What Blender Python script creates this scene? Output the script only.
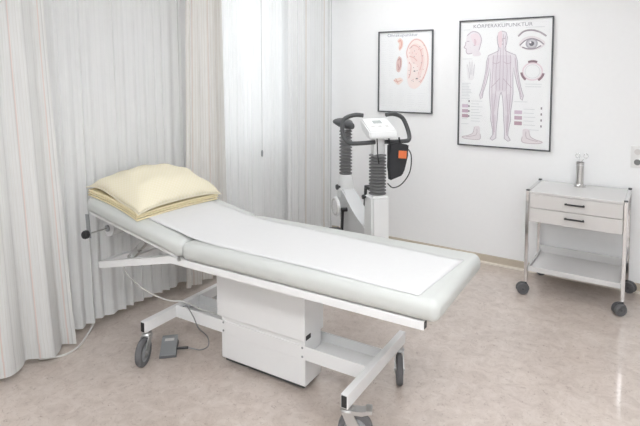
import bpy, bmesh, math, random
from math import sin, cos, pi, radians
from mathutils import Vector, Matrix, Euler

for o in list(bpy.data.objects): bpy.data.objects.remove(o)
SC = bpy.context.scene
COL = SC.collection

# ------------------------------------------------------------------ camera
cam_d = bpy.data.cameras.new('camera'); cam = bpy.data.objects.new('camera', cam_d); COL.objects.link(cam)
cam_d.sensor_width = 36; cam_d.lens = 525.07/640*36
cam_d.shift_y = -107.6/640
cam.location = (2.554, -4.221, 1.544)
cam.rotation_euler = (pi/2-0.0641, 0, 0.583)
cam_d.clip_start = .05
SC.camera = cam

# ------------------------------------------------------------------ world and exposure
W = bpy.data.worlds.new('world'); SC.world = W; W.use_nodes = True
bg = W.node_tree.nodes['Background']; bg.inputs[0].default_value = (.93, .97, 1, 1); bg.inputs[1].default_value = 1.3
SC.view_settings.view_transform = 'Standard'; SC.view_settings.look = 'None'
SC.view_settings.gamma = 1; SC.view_settings.exposure = 0.21
SC.view_settings.use_curve_mapping = False
# added ceiling lamps, unseen, set to even out the light: x, y, strength, where
FILL_LAMPS = [(.9, -.95, 7.0, 'close to the back wall, beside the curtains'), (2.6, -2.6, 8.6, 'in the middle, away from the curtains'),
         (1.9, -4.4, 14.0, 'away from the back wall, in the middle'), (3.0, -4.4, 14.0, 'away from the back wall and the curtains')]

# ------------------------------------------------------------------ materials
MATS = {}
def nodes(m): return m.node_tree.nodes, m.node_tree.links
def mat(name, col, rough=.5, metal=0, spec=.5, coat=0, noise=0, nscale=30, bump=0, bscale=200, trans=0):
    m = bpy.data.materials.new(name); m.use_nodes = True; MATS[name] = m
    N, L = nodes(m); b = N['Principled BSDF']
    b.inputs['Base Color'].default_value = (*col, 1); b.inputs['Roughness'].default_value = rough
    b.inputs['Metallic'].default_value = metal; b.inputs['Specular IOR Level'].default_value = spec
    b.inputs['Coat Weight'].default_value = coat; b.inputs['Coat Roughness'].default_value = .08
    tc = N.new('ShaderNodeTexCoord')
    n = N.new('ShaderNodeTexNoise'); n.inputs['Scale'].default_value = nscale; n.inputs['Detail'].default_value = 4
    L.new(tc.outputs['Object'], n.inputs['Vector'])
    r = N.new('ShaderNodeMix'); r.data_type = 'RGBA'; a = max(noise, .015)
    r.inputs[6].default_value = (*[max(0, c*(1-a)) for c in col], 1); r.inputs[7].default_value = (*[min(1, c*(1+a)) for c in col], 1)
    L.new(n.outputs['Fac'], r.inputs[0]); L.new(r.outputs[2], b.inputs['Base Color'])
    if bump:
        n2 = N.new('ShaderNodeTexNoise'); n2.inputs['Scale'].default_value = bscale
        L.new(tc.outputs['Object'], n2.inputs['Vector'])
        bp = N.new('ShaderNodeBump'); bp.inputs['Strength'].default_value = bump; bp.inputs['Distance'].default_value = .002
        L.new(n2.outputs['Fac'], bp.inputs['Height']); L.new(bp.outputs[0], b.inputs['Normal'])
    return m

mat('wall_paint', (.895, .90, .903), .7, spec=.25, bump=.25, bscale=260)
mat('ceiling_paint', (.90, .90, .90), .9, spec=.1)
mat('baseboard', (.56, .49, .40), .45, noise=.06, nscale=12)
mat('base_weld', (.74, .68, .60), .4)
mat('white_metal', (.80, .80, .80), .32, spec=.45)
mat('white_plastic', (.80, .80, .80), .38)
mat('vinyl', (.56, .575, .558), .36, spec=.45, bump=.12, bscale=500)
mat('paper', (.68, .68, .682), .8, spec=.15, bump=.25, bscale=60)
mat('black_plastic', (.022, .022, .024), .42)
mat('dark_rubber', (.075, .077, .08), .5, spec=.4)
mat('bellows_rubber', (.19, .19, .195), .5, spec=.4)
mat('caster_grey', (.30, .31, .32), .45)
mat('tire_grey', (.13, .13, .135), .6)
mat('zinc', (.56, .56, .555), .36, metal=1)
mat('chrome', (.72, .72, .73), .10, metal=1)
mat('steel', (.60, .59, .58), .2, metal=1)
mat('pedal_grey', (.27, .28, .285), .5)
mat('cable_grey', (.30, .30, .30), .5)
mat('wand_grey', (.60, .60, .60), .4)
mat('cable_white', (.66, .65, .62), .5)
mat('drawer_front', (.65, .63, .615), .4, spec=.4)
mat('trolley_top', (.66, .65, .64), .22, spec=.5)
mat('trolley_shelf', (.66, .65, .645), .16, spec=.6)
mat('orange', (.80, .20, .07), .5)
mat('frame_dark', (.085, .088, .095), .35)
mat('poster_paper', (.89, .90, .905), .35, spec=.3)
mat('lcd', (.42, .45, .44), .2)
mat('bike_white', (.79, .80, .80), .35)
mat('bike_grey', (.64, .65, .655), .4)
mat('window_frame_paint', (.80, .80, .80), .4)
mat('rail_white', (.80, .80, .80), .4)
mat('black_cloth', (.03, .031, .035), .8)
mat('socket_white', (.78, .78, .77), .3)
mat('socket_dark', (.20, .20, .20), .5)
mat('door_paint', (.70, .69, .66), .4)

def floor_material():
    m = bpy.data.materials.new('linoleum'); m.use_nodes = True; MATS['linoleum'] = m
    N, L = nodes(m); b = N['Principled BSDF']
    tc = N.new('ShaderNodeTexCoord')
    def noise(s, d, dist=0, rough=.6):
        n = N.new('ShaderNodeTexNoise'); n.inputs['Scale'].default_value = s; n.inputs['Detail'].default_value = d
        n.inputs['Distortion'].default_value = dist; n.inputs['Roughness'].default_value = rough
        L.new(tc.outputs['Object'], n.inputs['Vector']); return n
    def ramp(src, stops):
        r = N.new('ShaderNodeValToRGB'); e = r.color_ramp.elements
        while len(e) < len(stops): e.new(.5)
        for el, (p, c) in zip(e, stops): el.position = p; el.color = (*c, 1)
        L.new(src, r.inputs[0]); return r
    n1 = noise(13, 9, .9, .72); n2 = noise(46, 7, 1.2, .75); n3 = noise(2.2, 3)
    r1 = ramp(n1.outputs['Fac'], [(.30, (.48, .405, .36)), (.5, (.58, .505, .455)), (.70, (.66, .595, .55))])
    r2 = ramp(n2.outputs['Fac'], [(.34, (.58, .53, .50)), (.44, (1, 1, 1)), (.66, (1.0, 1.0, 1.0)), (.72, (1.14, 1.13, 1.12))])
    r3 = ramp(n3.outputs['Fac'], [(.3, (.95, .94, .93)), (.7, (1.05, 1.04, 1.03))])
    def mul(a, c, f):
        x = N.new('ShaderNodeMix'); x.data_type = 'RGBA'; x.blend_type = 'MULTIPLY'; x.inputs[0].default_value = f
        L.new(a, x.inputs[6]); L.new(c, x.inputs[7]); return x.outputs[2]
    c = mul(mul(r1.outputs[0], r2.outputs[0], .8), r3.outputs[0], 1)
    L.new(c, b.inputs['Base Color'])
    b.inputs['Roughness'].default_value = .30; b.inputs['Specular IOR Level'].default_value = .5
    b.inputs['Coat Weight'].default_value = .75; b.inputs['Coat Roughness'].default_value = .10
    bp = N.new('ShaderNodeBump'); bp.inputs['Strength'].default_value = .05; bp.inputs['Distance'].default_value = .002
    L.new(n2.outputs['Fac'], bp.inputs['Height']); L.new(bp.outputs[0], b.inputs['Normal'])
floor_material()

def cloth_material(name, base, lines, transl, transp, weave=.06):
    """lines: (period m, width fraction, offset, colour, strength) stripes along the drop of the cloth (UV.x in metres)"""
    m = bpy.data.materials.new(name); m.use_nodes = True; MATS[name] = m
    N, L = nodes(m); N.remove(N['Principled BSDF']); out = N['Material Output']
    uv = N.new('ShaderNodeTexCoord'); sep = N.new('ShaderNodeSeparateXYZ'); L.new(uv.outputs['UV'], sep.inputs[0])
    rgb = N.new('ShaderNodeRGB'); rgb.outputs[0].default_value = (*base, 1); cur = rgb.outputs[0]
    def math_(op, a, b=None):
        x = N.new('ShaderNodeMath'); x.operation = op
        if isinstance(a, (int, float)): x.inputs[0].default_value = a
        else: L.new(a, x.inputs[0])
        if b is not None:
            if isinstance(b, (int, float)): x.inputs[1].default_value = b
            else: L.new(b, x.inputs[1])
        return x.outputs[0]
    for per, wd, off, col, st in lines:
        fr = math_('FRACT', math_('ADD', math_('DIVIDE', sep.outputs[0], per), off))
        msk = math_('MULTIPLY', math_('LESS_THAN', fr, wd), st)
        x = N.new('ShaderNodeMix'); x.data_type = 'RGBA'; L.new(msk, x.inputs[0]); L.new(cur, x.inputs[6]); x.inputs[7].default_value = (*col, 1)
        cur = x.outputs[2]
    n = N.new('ShaderNodeTexNoise'); n.inputs['Scale'].default_value = 1
    mp = N.new('ShaderNodeMapping'); mp.inputs['Scale'].default_value = (160, 5, 1); L.new(uv.outputs['UV'], mp.inputs[0]); L.new(mp.outputs[0], n.inputs['Vector'])
    x = N.new('ShaderNodeMix'); x.data_type = 'RGBA'; x.blend_type = 'MULTIPLY'; x.inputs[0].default_value = 1
    rr = N.new('ShaderNodeValToRGB'); rr.color_ramp.elements[0].position = .35; rr.color_ramp.elements[1].position = .65
    rr.color_ramp.elements[0].color = (1-weave*2, 1-weave*2, 1-weave*2, 1); rr.color_ramp.elements[1].color = (1, 1, 1, 1)
    L.new(n.outputs['Fac'], rr.inputs[0]); L.new(cur, x.inputs[6]); L.new(rr.outputs[0], x.inputs[7]); cur = x.outputs[2]
    d = N.new('ShaderNodeBsdfDiffuse'); t = N.new('ShaderNodeBsdfTranslucent'); tr = N.new('ShaderNodeBsdfTransparent')
    L.new(cur, d.inputs[0]); L.new(cur, t.inputs[0])
    m1 = N.new('ShaderNodeMixShader'); m1.inputs[0].default_value = transl; L.new(d.outputs[0], m1.inputs[1]); L.new(t.outputs[0], m1.inputs[2])
    m2 = N.new('ShaderNodeMixShader'); m2.inputs[0].default_value = transp; L.new(m1.outputs[0], m2.inputs[1]); L.new(tr.outputs[0], m2.inputs[2])
    L.new(m2.outputs[0], out.inputs['Surface'])
cloth_material('sheer', (.95, .955, .953), [(.031, .10, .2, (.88, .89, .885), .6)], .42, .06, .012)
cloth_material('stripe_cloth', (.82, .82, .808), [(.016, .22, 0, (.77, .76, .73), .7), (.085, .07, .3, (.66, .65, .64), .7), (.23, .03, .55, (.80, .62, .56), .6)], .30, .03, .03)
cloth_material('brown_stripe_cloth', (.87, .855, .83), [(.02, .2, 0, (.78, .74, .68), .7), (.23, .05, .1, (.55, .43, .34), .7), (.19, .04, .5, (.78, .66, .60), .6)], .30, .03, .03)
cloth_material('pale_stripe_cloth', (.94, .945, .945), [(.02, .2, 0, (.87, .865, .86), .6), (.29, .03, .4, (.50, .50, .51), .6), (.33, .04, .1, (.78, .71, .63), .6)], .42, .05, .015)

def gingham(name, c1, c2):
    m = bpy.data.materials.new(name); m.use_nodes = True; MATS[name] = m
    N, L = nodes(m); b = N['Principled BSDF']; b.inputs['Roughness'].default_value = .85; b.inputs['Specular IOR Level'].default_value = .2
    uv = N.new('ShaderNodeTexCoord'); ch = N.new('ShaderNodeTexChecker'); ch.inputs['Scale'].default_value = 95
    ch.inputs['Color1'].default_value = (*c1, 1); ch.inputs['Color2'].default_value = (*c2, 1)
    L.new(uv.outputs['UV'], ch.inputs['Vector']); L.new(ch.outputs[0], b.inputs['Base Color'])
    n = N.new('ShaderNodeTexNoise'); n.inputs['Scale'].default_value = 9; n.inputs['Detail'].default_value = 3; L.new(uv.outputs['UV'], n.inputs['Vector'])
    bp = N.new('ShaderNodeBump'); bp.inputs['Strength'].default_value = .3; bp.inputs['Distance'].default_value = .01
    L.new(n.outputs['Fac'], bp.inputs['Height']); L.new(bp.outputs[0], b.inputs['Normal'])
gingham('yellow_check', (.745, .69, .515), (.765, .715, .575))
gingham('deep_yellow_check', (.76, .655, .40), (.78, .69, .46))

def glass_material():
    m = bpy.data.materials.new('pane_glass'); m.use_nodes = True; MATS['pane_glass'] = m
    N, L = nodes(m); N.remove(N['Principled BSDF'])
    t = N.new('ShaderNodeBsdfTransparent'); g = N.new('ShaderNodeBsdfGlossy'); g.inputs['Roughness'].default_value = .03
    lw = N.new('ShaderNodeLayerWeight'); pw_ = N.new('ShaderNodeMath'); pw_.operation = 'POWER'; pw_.inputs[1].default_value = 5
    f = N.new('ShaderNodeMath'); f.operation = 'MULTIPLY_ADD'; f.inputs[1].default_value = .4; f.inputs[2].default_value = .006; mx = N.new('ShaderNodeMixShader')
    L.new(lw.outputs['Facing'], pw_.inputs[0]); L.new(pw_.outputs[0], f.inputs[0]); L.new(f.outputs[0], mx.inputs[0]); L.new(t.outputs[0], mx.inputs[1]); L.new(g.outputs[0], mx.inputs[2]); L.new(mx.outputs[0], N['Material Output'].inputs[0])
glass_material()
def emit_material(name, col, s):
    m = bpy.data.materials.new(name); m.use_nodes = True; MATS[name] = m
    N, L = nodes(m); N.remove(N['Principled BSDF']); e = N.new('ShaderNodeEmission')
    e.inputs[0].default_value = (*col, 1); e.inputs[1].default_value = s; L.new(e.outputs[0], N['Material Output'].inputs[0])

# ------------------------------------------------------------------ mesh helpers
def new_bm(): return bmesh.new()
def box(bm, c, s, bev=0, seg=2, rot=None):
    M = Matrix.Translation(c) @ (rot.to_4x4() if rot else Matrix()) @ Matrix.Diagonal((*s, 1))
    r = bmesh.ops.create_cube(bm, size=1, matrix=M)
    if bev:
        es = list({e for v in r['verts'] for e in v.link_edges})
        bmesh.ops.bevel(bm, geom=es, offset=bev, segments=seg, profile=.5, affect='EDGES')
    return bm
def box2(bm, lo, hi, bev=0, seg=2):
    return box(bm, [(a+b)/2 for a, b in zip(lo, hi)], [abs(b-a) for a, b in zip(lo, hi)], bev, seg)
def frame_of(d):
    d = Vector(d).normalized(); a = Vector((0, 0, 1)) if abs(d.z) < .95 else Vector((1, 0, 0))
    x = d.cross(a).normalized(); return x, x.cross(d).normalized(), d
def tube(bm, pts, r, n=10, closed=False, caps=True):
    pts = [Vector(p) for p in pts]; m = len(pts); rings = []
    rr = r if isinstance(r, (list, tuple)) else [r]*m
    px = None
    for i, p in enumerate(pts):
        if closed: d = pts[(i+1) % m]-pts[i-1]
        else: d = pts[min(i+1, m-1)]-pts[max(i-1, 0)]
        d.normalize()
        if px is None: px, _, _ = frame_of(d)
        else:
            px = px-d*px.dot(d)
            px = px.normalized() if px.length > 1e-5 else frame_of(d)[0]
        py = d.cross(px)
        rings.append([bm.verts.new(p+(px*cos(2*pi*k/n)+py*sin(2*pi*k/n))*rr[i]) for k in range(n)])
    for i in range(m if closed else m-1):
        a, b = rings[i], rings[(i+1) % m]
        for k in range(n): bm.faces.new((a[k], a[(k+1) % n], b[(k+1) % n], b[k]))
    if caps and not closed:
        bm.faces.new(rings[0][::-1]); bm.faces.new(rings[-1])
    return bm
def cyl(bm, a, b, r, n=20): return tube(bm, [a, b], r, n)
def rbar(bm, a, b, w, h, up=(0, 0, 1)):
    a, b = Vector(a), Vector(b); d = (b-a).normalized(); up = Vector(up); x = d.cross(up).normalized(); y = x.cross(d).normalized()
    vs = []
    for p in (a, b): vs.append([bm.verts.new(p+x*sx*w/2+y*sy*h/2) for sx, sy in ((-1, -1), (1, -1), (1, 1), (-1, 1))])
    for k in range(4): bm.faces.new((vs[0][k], vs[0][(k+1) % 4], vs[1][(k+1) % 4], vs[1][k]))
    bm.faces.new(vs[0][::-1]); bm.faces.new(vs[1]); return bm
def lathe(bm, prof, c=(0, 0, 0), n=28, axis='z', caps=True):
    rings = []
    for r, z in prof:
        ring = []
        for k in range(n):
            a = 2*pi*k/n; p = (r*cos(a), r*sin(a), z)
            if axis == 'x': p = (z, p[0], p[1])
            if axis == 'y': p = (p[0], z, p[1])
            ring.append(bm.verts.new(Vector(p)+Vector(c)))
        rings.append(ring)
    for a, b in zip(rings, rings[1:]):
        for k in range(n): bm.faces.new((a[k], a[(k+1) % n], b[(k+1) % n], b[k]))
    if caps: bm.faces.new(rings[0][::-1]); bm.faces.new(rings[-1])
    return bm
def prism(bm, poly, lo, hi, plane='xz'):
    """extrude a 2D outline; plane 'xz' extrudes along y, 'xy' along z, 'yz' along x"""
    def P(a, b, c): return {'xz': (a, c, b), 'xy': (a, b, c), 'yz': (c, a, b)}[plane]
    A = [bm.verts.new(P(a, b, lo)) for a, b in poly]; B = [bm.verts.new(P(a, b, hi)) for a, b in poly]
    n = len(poly)
    for k in range(n): bm.faces.new((A[k], A[(k+1) % n], B[(k+1) % n], B[k]))
    bm.faces.new(A[::-1]); bm.faces.new(B); return bm
def obj(name, bm, m, parent=None, smooth=False, angle=None, loc=None):
    bmesh.ops.recalc_face_normals(bm, faces=bm.faces[:])
    me = bpy.data.meshes.new(name); bm.to_mesh(me); bm.free()
    me.materials.append(MATS[m])
    if smooth:
        for p in me.polygons: p.use_smooth = True
        if angle: me.set_sharp_from_angle(angle=radians(angle))
    o = bpy.data.objects.new(name, me); COL.objects.link(o)
    if parent: o.parent = parent
    if loc: o.location = loc
    return o
def tag(o, label, cat, group=None):
    o['label'] = label; o['category'] = cat
    if group: o['group'] = group
    return o
def thing(name, label, cat, loc=(0, 0, 0), rz=0, group=None):
    o = bpy.data.objects.new(name, None); COL.objects.link(o); o.empty_display_size = .1
    o.location = loc; o.rotation_euler = (0, 0, rz); return tag(o, label, cat, group)
def struct(o): o['kind'] = 'structure'; return o
def catmull(pts, n=8, closed=False):
    P = [Vector(p) for p in pts]; out = []; m = len(P)
    for i in range(m if closed else m-1):
        if closed: a, b, c, d = P[i-1], P[i], P[(i+1) % m], P[(i+2) % m]
        else: a, b, c, d = P[max(i-1, 0)], P[i], P[i+1], P[min(i+2, m-1)]
        for k in range(n):
            t = k/n
            out.append(.5*((2*b)+(c-a)*t+(2*a-5*b+4*c-d)*t*t+(3*b-a-3*c+d)*t**3))
    if not closed: out.append(P[-1])
    return out

# ------------------------------------------------------------------ room shell
WX, EX, SY, H = -.42, 3.7, -5.4, 2.7
b = new_bm(); box2(b, (WX-.2, SY-.1, -.1), (EX+.1, .1, 0)); struct(obj('floor', b, 'linoleum'))
b = new_bm(); box2(b, (WX-.2, SY-.1, H), (EX+.1, .1, H+.1)); struct(obj('ceiling', b, 'ceiling_paint'))
b = new_bm(); box2(b, (WX-.2, 0, 0), (EX+.1, .1, H)); struct(obj('wall_back', b, 'wall_paint'))
b = new_bm(); box2(b, (EX, SY, 0), (EX+.1, 0, H)); struct(obj('wall_right', b, 'wall_paint'))
b = new_bm(); box2(b, (WX-.2, SY-.1, 0), (EX+.1, SY, H)); struct(obj('wall_front', b, 'wall_paint'))
# window wall with two openings; the second is unseen, added to let in daylight
SILL, HEAD = .84, 2.36
WINS = [(-1.36, -.36), (-4.30, -2.98)]
b = new_bm()
for lo, hi in ((SY, WINS[1][0]), (WINS[1][1], WINS[0][0]), (WINS[0][1], 0)): box2(b, (WX-.2, lo, 0), (WX, hi, H))
for lo, hi in WINS:
    box2(b, (WX-.2, lo, 0), (WX, hi, SILL)); box2(b, (WX-.2, lo, HEAD), (WX, hi, H))
struct(obj('wall_left', b, 'wall_paint'))
for i, (lo, hi) in enumerate(WINS):
    b = new_bm(); x0, x1 = WX-.13, WX-.07
    for y0, y1, z0, z1 in ((lo, lo+.07, SILL, HEAD), (hi-.07, hi, SILL, HEAD), (lo+.07, hi-.07, SILL, SILL+.07), (lo+.07, hi-.07, HEAD-.07, HEAD)):
        box2(b, (x0, y0, z0), (x1, y1, z1), .006)
    win = struct(obj('window_%d' % (i+1), b, 'window_frame_paint'))
    mid = (lo+hi)/2
    b = new_bm(); box2(b, (x0+.005, mid-.04, SILL+.07), (x1-.005, mid+.04, HEAD-.07), .006); obj('mullion', b, 'window_frame_paint', win)
    for y0, y1 in ((lo+.07, mid-.04), (mid+.04, hi-.07)):
        b = new_bm(); box2(b, (x0+.026, y0, SILL+.07), (x0+.032, y1, HEAD-.07)); obj('pane', b, 'pane_glass', win)
    b = new_bm(); box2(b, (x1-.005, mid-.015, 1.40), (x1+.012, mid+.015, 1.47), .004); cyl(b, (x1+.008, mid, 1.435), (x1+.045, mid, 1.435), .009)
    rbar(b, (x1+.04, mid, 1.445), (x1+.04, mid, 1.32), .02, .014, (1, 0, 0)); obj('handle', b, 'caster_grey', win)
    b = new_bm(); box2(b, (WX-.075, lo-.02, SILL-.03), (WX+.05, hi+.02, SILL), .006); obj('window_sill', b, 'window_frame_paint', win)
# skirting: beige linoleum upstand with a pale bead at the floor
b = new_bm(); box2(b, (WX, -.014, 0), (EX, 0, .068), .004); bb = struct(obj('baseboard_back', b, 'baseboard'))
b = new_bm(); prism(b, [(-.030, 0), (-.027, .009), (-.014, .014), (-.0135, 0)], WX, EX, 'yz'); obj('bead', b, 'base_weld', bb)
b = new_bm(); box2(b, (WX, SY, 0), (WX+.014, -.03, .068), .004); bb = struct(obj('baseboard_left', b, 'baseboard'))
b = new_bm(); prism(b, [(WX+.030, 0), (WX+.027, .009), (WX+.014, .014), (WX+.0135, 0)], SY, -.03, 'xz'); obj('bead', b, 'base_weld', bb)

# added ceiling luminaires, out of view, guessed to give the room its brightness
for k, (x, y, power, where) in enumerate(FILL_LAMPS):
    emit_material('fill_lamp_diffuser_%d' % k, (.97, .985, 1), power)
    t = thing('added_ceiling_light', 'added unseen flat white ceiling light panel ' + where, 'ceiling light', (x, y, H-.06), 0, 'added ceiling light panels')
    b = new_bm()
    for lo, hi in (((-.62, -.32, 0), (.62, -.30, .06)), ((-.62, .30, 0), (.62, .32, .06)), ((-.62, -.30, 0), (-.60, .30, .06)), ((.60, -.30, 0), (.62, .30, .06))): box2(b, lo, hi)
    obj('housing', b, 'white_metal', t)
    b = new_bm(); box2(b, (-.60, -.30, .01), (.60, .30, .02)); obj('diffuser', b, 'fill_lamp_diffuser_%d' % k, t)

# ------------------------------------------------------------------ curtains
def curtain(name, label, top, bot, folds, a_top, a_bot, z0, m, seed, hemh=.09, lean=0.0):
    """top / bot: ((x,y),(x,y)) ends of the run at the rail and at the hem"""
    rng = random.Random(seed); z1 = 2.60; per = 12; n = folds*per; nz = 22
    wid = [rng.uniform(.6, 1.5) for _ in range(folds)]; s = sum(wid); wid = [w/s for w in wid]
    amp = [rng.uniform(.55, 1.2) for _ in range(folds+1)]
    sag = [rng.uniform(-.006, .009) for _ in range(folds+1)]
    second = [rng.uniform(-.35, .35) for _ in range(folds+1)]
    cols = []
    c = 0
    for i in range(folds):
        for k in range(per):
            cols.append((c+wid[i]*k/per, i, k/per))
        c += wid[i]
    cols.append((1, folds-1, 1))
    T0, T1, B0, B1 = Vector(top[0]), Vector(top[1]), Vector(bot[0]), Vector(bot[1])
    drift = [rng.uniform(-.012, .012) for _ in range(folds+1)]
    def pos(col, z, off=0):
        t, i, f = col; h = (z1-z)/(z1-z0)
        A = T0.lerp(B0, h**1.3); B = T1.lerp(B1, h**1.3)
        d = (B-A); nrm = Vector((-d.y, d.x)).normalized()
        if nrm.x < 0: nrm = -nrm
        a = (a_top+(a_bot-a_top)*h)*(amp[i]*(1-f)+amp[i+1]*f)
        w = sin(2*pi*f)+second[i]*sin(4*pi*f+1.0*h)*.6
        sh = (drift[i]*(1-f)+drift[i+1]*f)*h
        p = A+d*t+d.normalized()*(sh+a*.45*sin(4*pi*f)*.35)+nrm*(a*w+off)
        return Vector((p.x, p.y, z))
    arc = [0]
    for j in range(1, len(cols)): arc.append(arc[-1]+(pos(cols[j], .6)-pos(cols[j-1], .6)).length)
    root = thing(name, label, 'curtain', ((bot[0][0]+bot[1][0])/2, (bot[0][1]+bot[1][1])/2, 0), 0, 'curtains along the window wall')
    off = Vector(root.location)
    def sheet(zlo, zhi, rows, o):
        b = new_bm(); uvl = b.loops.layers.uv.new('UVMap'); g = []
        for r in range(rows+1):
            row = []
            for j, cl in enumerate(cols):
                i, f = cl[1], cl[2]; dz = sag[i]*(1-f)+sag[i+1]*f
                zb = zlo+(dz if zlo == z0 else 0); z = zhi+(zb-zhi)*r/rows
                row.append(b.verts.new(pos(cl, z, o)-off))
            g.append(row)
        for r in range(rows):
            for j in range(len(cols)-1):
                f = b.faces.new((g[r][j], g[r][j+1], g[r+1][j+1], g[r+1][j]))
                for lp, (jj, rr) in zip(f.loops, ((j, r), (j+1, r), (j+1, r+1), (j, r+1))): lp[uvl].uv = (arc[jj], g[rr][jj].co.z)
        return b
    obj('fabric', sheet(z0, z1, nz, 0), m, root, True)
    obj('hem', sheet(z0, z0+hemh, 2, .004), m, root, True)
    return root
curtain('drape', 'off-white drape with fine grey stripes and a thin salmon stripe, widest of the curtains',
        ((-.15, -3.75), (-.16, -2.74)), ((-.10, -3.75), (-.15, -2.60)), 8, .024, .042, .035, 'stripe_cloth', 4)
curtain('sheer_curtain', 'plain white sheer curtain hanging beside the head end of the couch',
        ((-.27, -2.80), (-.27, -1.70)), ((-.262, -2.72), (-.262, -1.68)), 15, .006, .020, .05, 'sheer', 8)
curtain('drape', 'narrow beige drape with brown vertical stripes behind the yellow pillow',
        ((-.17, -1.73), (-.17, -1.40)), ((-.17, -1.76), (-.17, -1.36)), 5, .022, .026, .045, 'brown_stripe_cloth', 12)
curtain('sheer_curtain', 'bright white sheer curtain in front of the window',
        ((-.25, -1.42), (-.25, -.46)), ((-.25, -1.40), (-.25, -.48)), 20, .006, .011, .05, 'sheer', 21)
curtain('drape', 'pale drape with thin grey lines hanging in the room corner',
        ((-.165, -.60), (-.058, -.05)), ((-.165, -.60), (-.058, -.05)), 7, .014, .020, .045, 'pale_stripe_cloth', 33)
t = thing('curtain_wand', 'thin grey pull rod hanging in front of the window curtain', 'pull rod', (-.19, -.92, .85))
b = new_bm(); cyl(b, (0, 0, .05), (0, 0, 1.76), .003, 8); obj('rod', b, 'wand_grey', t, True, 30)
b = new_bm(); lathe(b, [(.004, 0), (.008, .004), (.009, .04), (.004, .055)], n=12); obj('grip', b, 'caster_grey', t, True, 30)
t = thing('curtain_rail', 'white ceiling curtain rail above the curtains', 'curtain rail', (-.2, -1.9, 2.61))
b = new_bm(); box2(b, (-.10, -3.3, 0), (.19, 1.86, .088), .006); obj('track', b, 'rail_white', t)
b = new_bm(); box2(b, (.19, -3.3, -.03), (.205, 1.86, .088), .004); obj('fascia', b, 'rail_white', t)

# ------------------------------------------------------------------ casters
def caster(parent, loc, yaw, r, w, z_top, tire_m, hub_m, fork_m, off, brake=False, twin=False):
    """a swivel caster as a part of its parent: fork (mesh) > tyre, wheel_disc, brake_lever. Local: stem at origin, trail along +x, wheel axle along y"""
    b = new_bm(); zc = r
    if not twin:
        lathe(b, [(.013, z_top-.012), (.013, z_top+.01)], n=14)
        lathe(b, [(.026, z_top-.022), (.028, z_top-.016), (.024, z_top-.008), (.012, z_top-.006)], n=18)
        for s in (-1, 1):
            y = s*(w/2+.006)
            poly = [(-.022, z_top-.02), (.024, z_top-.02), (off+.02, zc+.014), (off+.016, zc-.014), (off-.014, zc-.016), (off-.03, zc+.012)]
            prism(b, poly, y-.0022, y+.0022, 'xz')
        box2(b, (-.022, -w/2-.008, z_top-.026), (.024, w/2+.008, z_top-.019), .003)
        cyl(b, (off, -w/2-.012, zc), (off, w/2+.012, zc), .007, 10)
    else:
        lathe(b, [(.008, r*1.2), (.008, z_top+.015)], n=12)
        pts = []
        for k in range(13):
            a = radians(-10+k*200/12); pts.append((off+cos(a)*(r*1.12), zc+sin(a)*(r*1.12)))
        inner = [(off+(x-off)*.86, zc+(z-zc)*.86) for x, z in pts[::-1]]
        prism(b, pts+inner, -.011, .011, 'xz')
        box2(b, (-.014, -.012, r*1.0), (.014, .012, r*1.75), .004)
        cyl(b, (off, -w/2-.002, zc), (off, w/2+.002, zc), .006, 10)
    f = obj('caster', b, fork_m, parent, True, 40); f.location = (loc[0], loc[1], 0); f.rotation_euler = (0, 0, yaw)
    ws = [(-w/2, w/2)] if not twin else [(-w/2, -.006), (.006, w/2)]
    for lo, hi in ws:
        e = (hi-lo)*.22
        b = new_bm(); prof = [(r*.66, lo), (r*.93, lo), (r, lo+e), (r, hi-e), (r*.93, hi), (r*.66, hi)]
        lathe(b, prof, (off, 0, zc), 32, 'y', False); obj('tire', b, tire_m, f, True, 35)
        b = new_bm(); lathe(b, [(.008, lo+.001), (r*.30, lo), (r*.34, lo+.004), (r*.58, lo+.006), (r*.67, lo+.002), (r*.67, hi-.002), (r*.58, hi-.006), (r*.34, hi-.004), (r*.30, hi), (.008, hi-.001)], (off, 0, zc), 28, 'y')
        obj('wheel_disc', b, hub_m, f, True, 30)
    if brake:
        b = new_bm(); prism(b, [(.005, z_top-.026), (.06, z_top-.030), (.094, z_top-.020), (.100, z_top-.012), (.092, z_top-.006), (.06, z_top-.012), (.005, z_top-.010)], -.022, .022, 'xz')
        box2(b, (.078, -.026, z_top-.020), (.104, .026, z_top-.002), .004)
        obj('brake_lever', b, 'zinc', f, True, 30)
    return f

# ------------------------------------------------------------------ treatment couch
BO = (.9014, -2.151, 0); BYAW = radians(2.2)
couch = thing('treatment_couch', 'pale grey padded treatment couch on a white wheeled lifting base', 'treatment couch', BO, BYAW)
HV = .312; BZ0, BZ1 = .165, .225; UL, UR = -.627, .585
for u in (UL, UR):
    b = new_bm(); box2(b, (u-.0165, -HV, BZ0), (u+.0165, HV, BZ1), .003); bar = obj('foot_bar', b, 'white_metal', couch)
    for v in (-1, 1):
        b = new_bm(); box2(b, (u-.0125, v*HV-.003, BZ0+.005), (u+.0125, v*HV+.0025, BZ1-.005), .002); e = obj('end_cap', b, 'black_plastic', bar)
caster(couch, (UL, -.285), radians(-66), .072, .030, BZ0, 'tire_grey', 'caster_grey', 'zinc', .045)
caster(couch, (UR, -.285), radians(24), .072, .030, BZ0, 'tire_grey', 'caster_grey', 'zinc', .034, True)
caster(couch, (UR, .265), radians(-64), .072, .030, BZ0, 'tire_grey', 'caster_grey', 'zinc', .048)
caster(couch, (UL, .265), radians(60), .072, .030, BZ0, 'tire_grey', 'caster_grey', 'zinc', .034)
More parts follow.
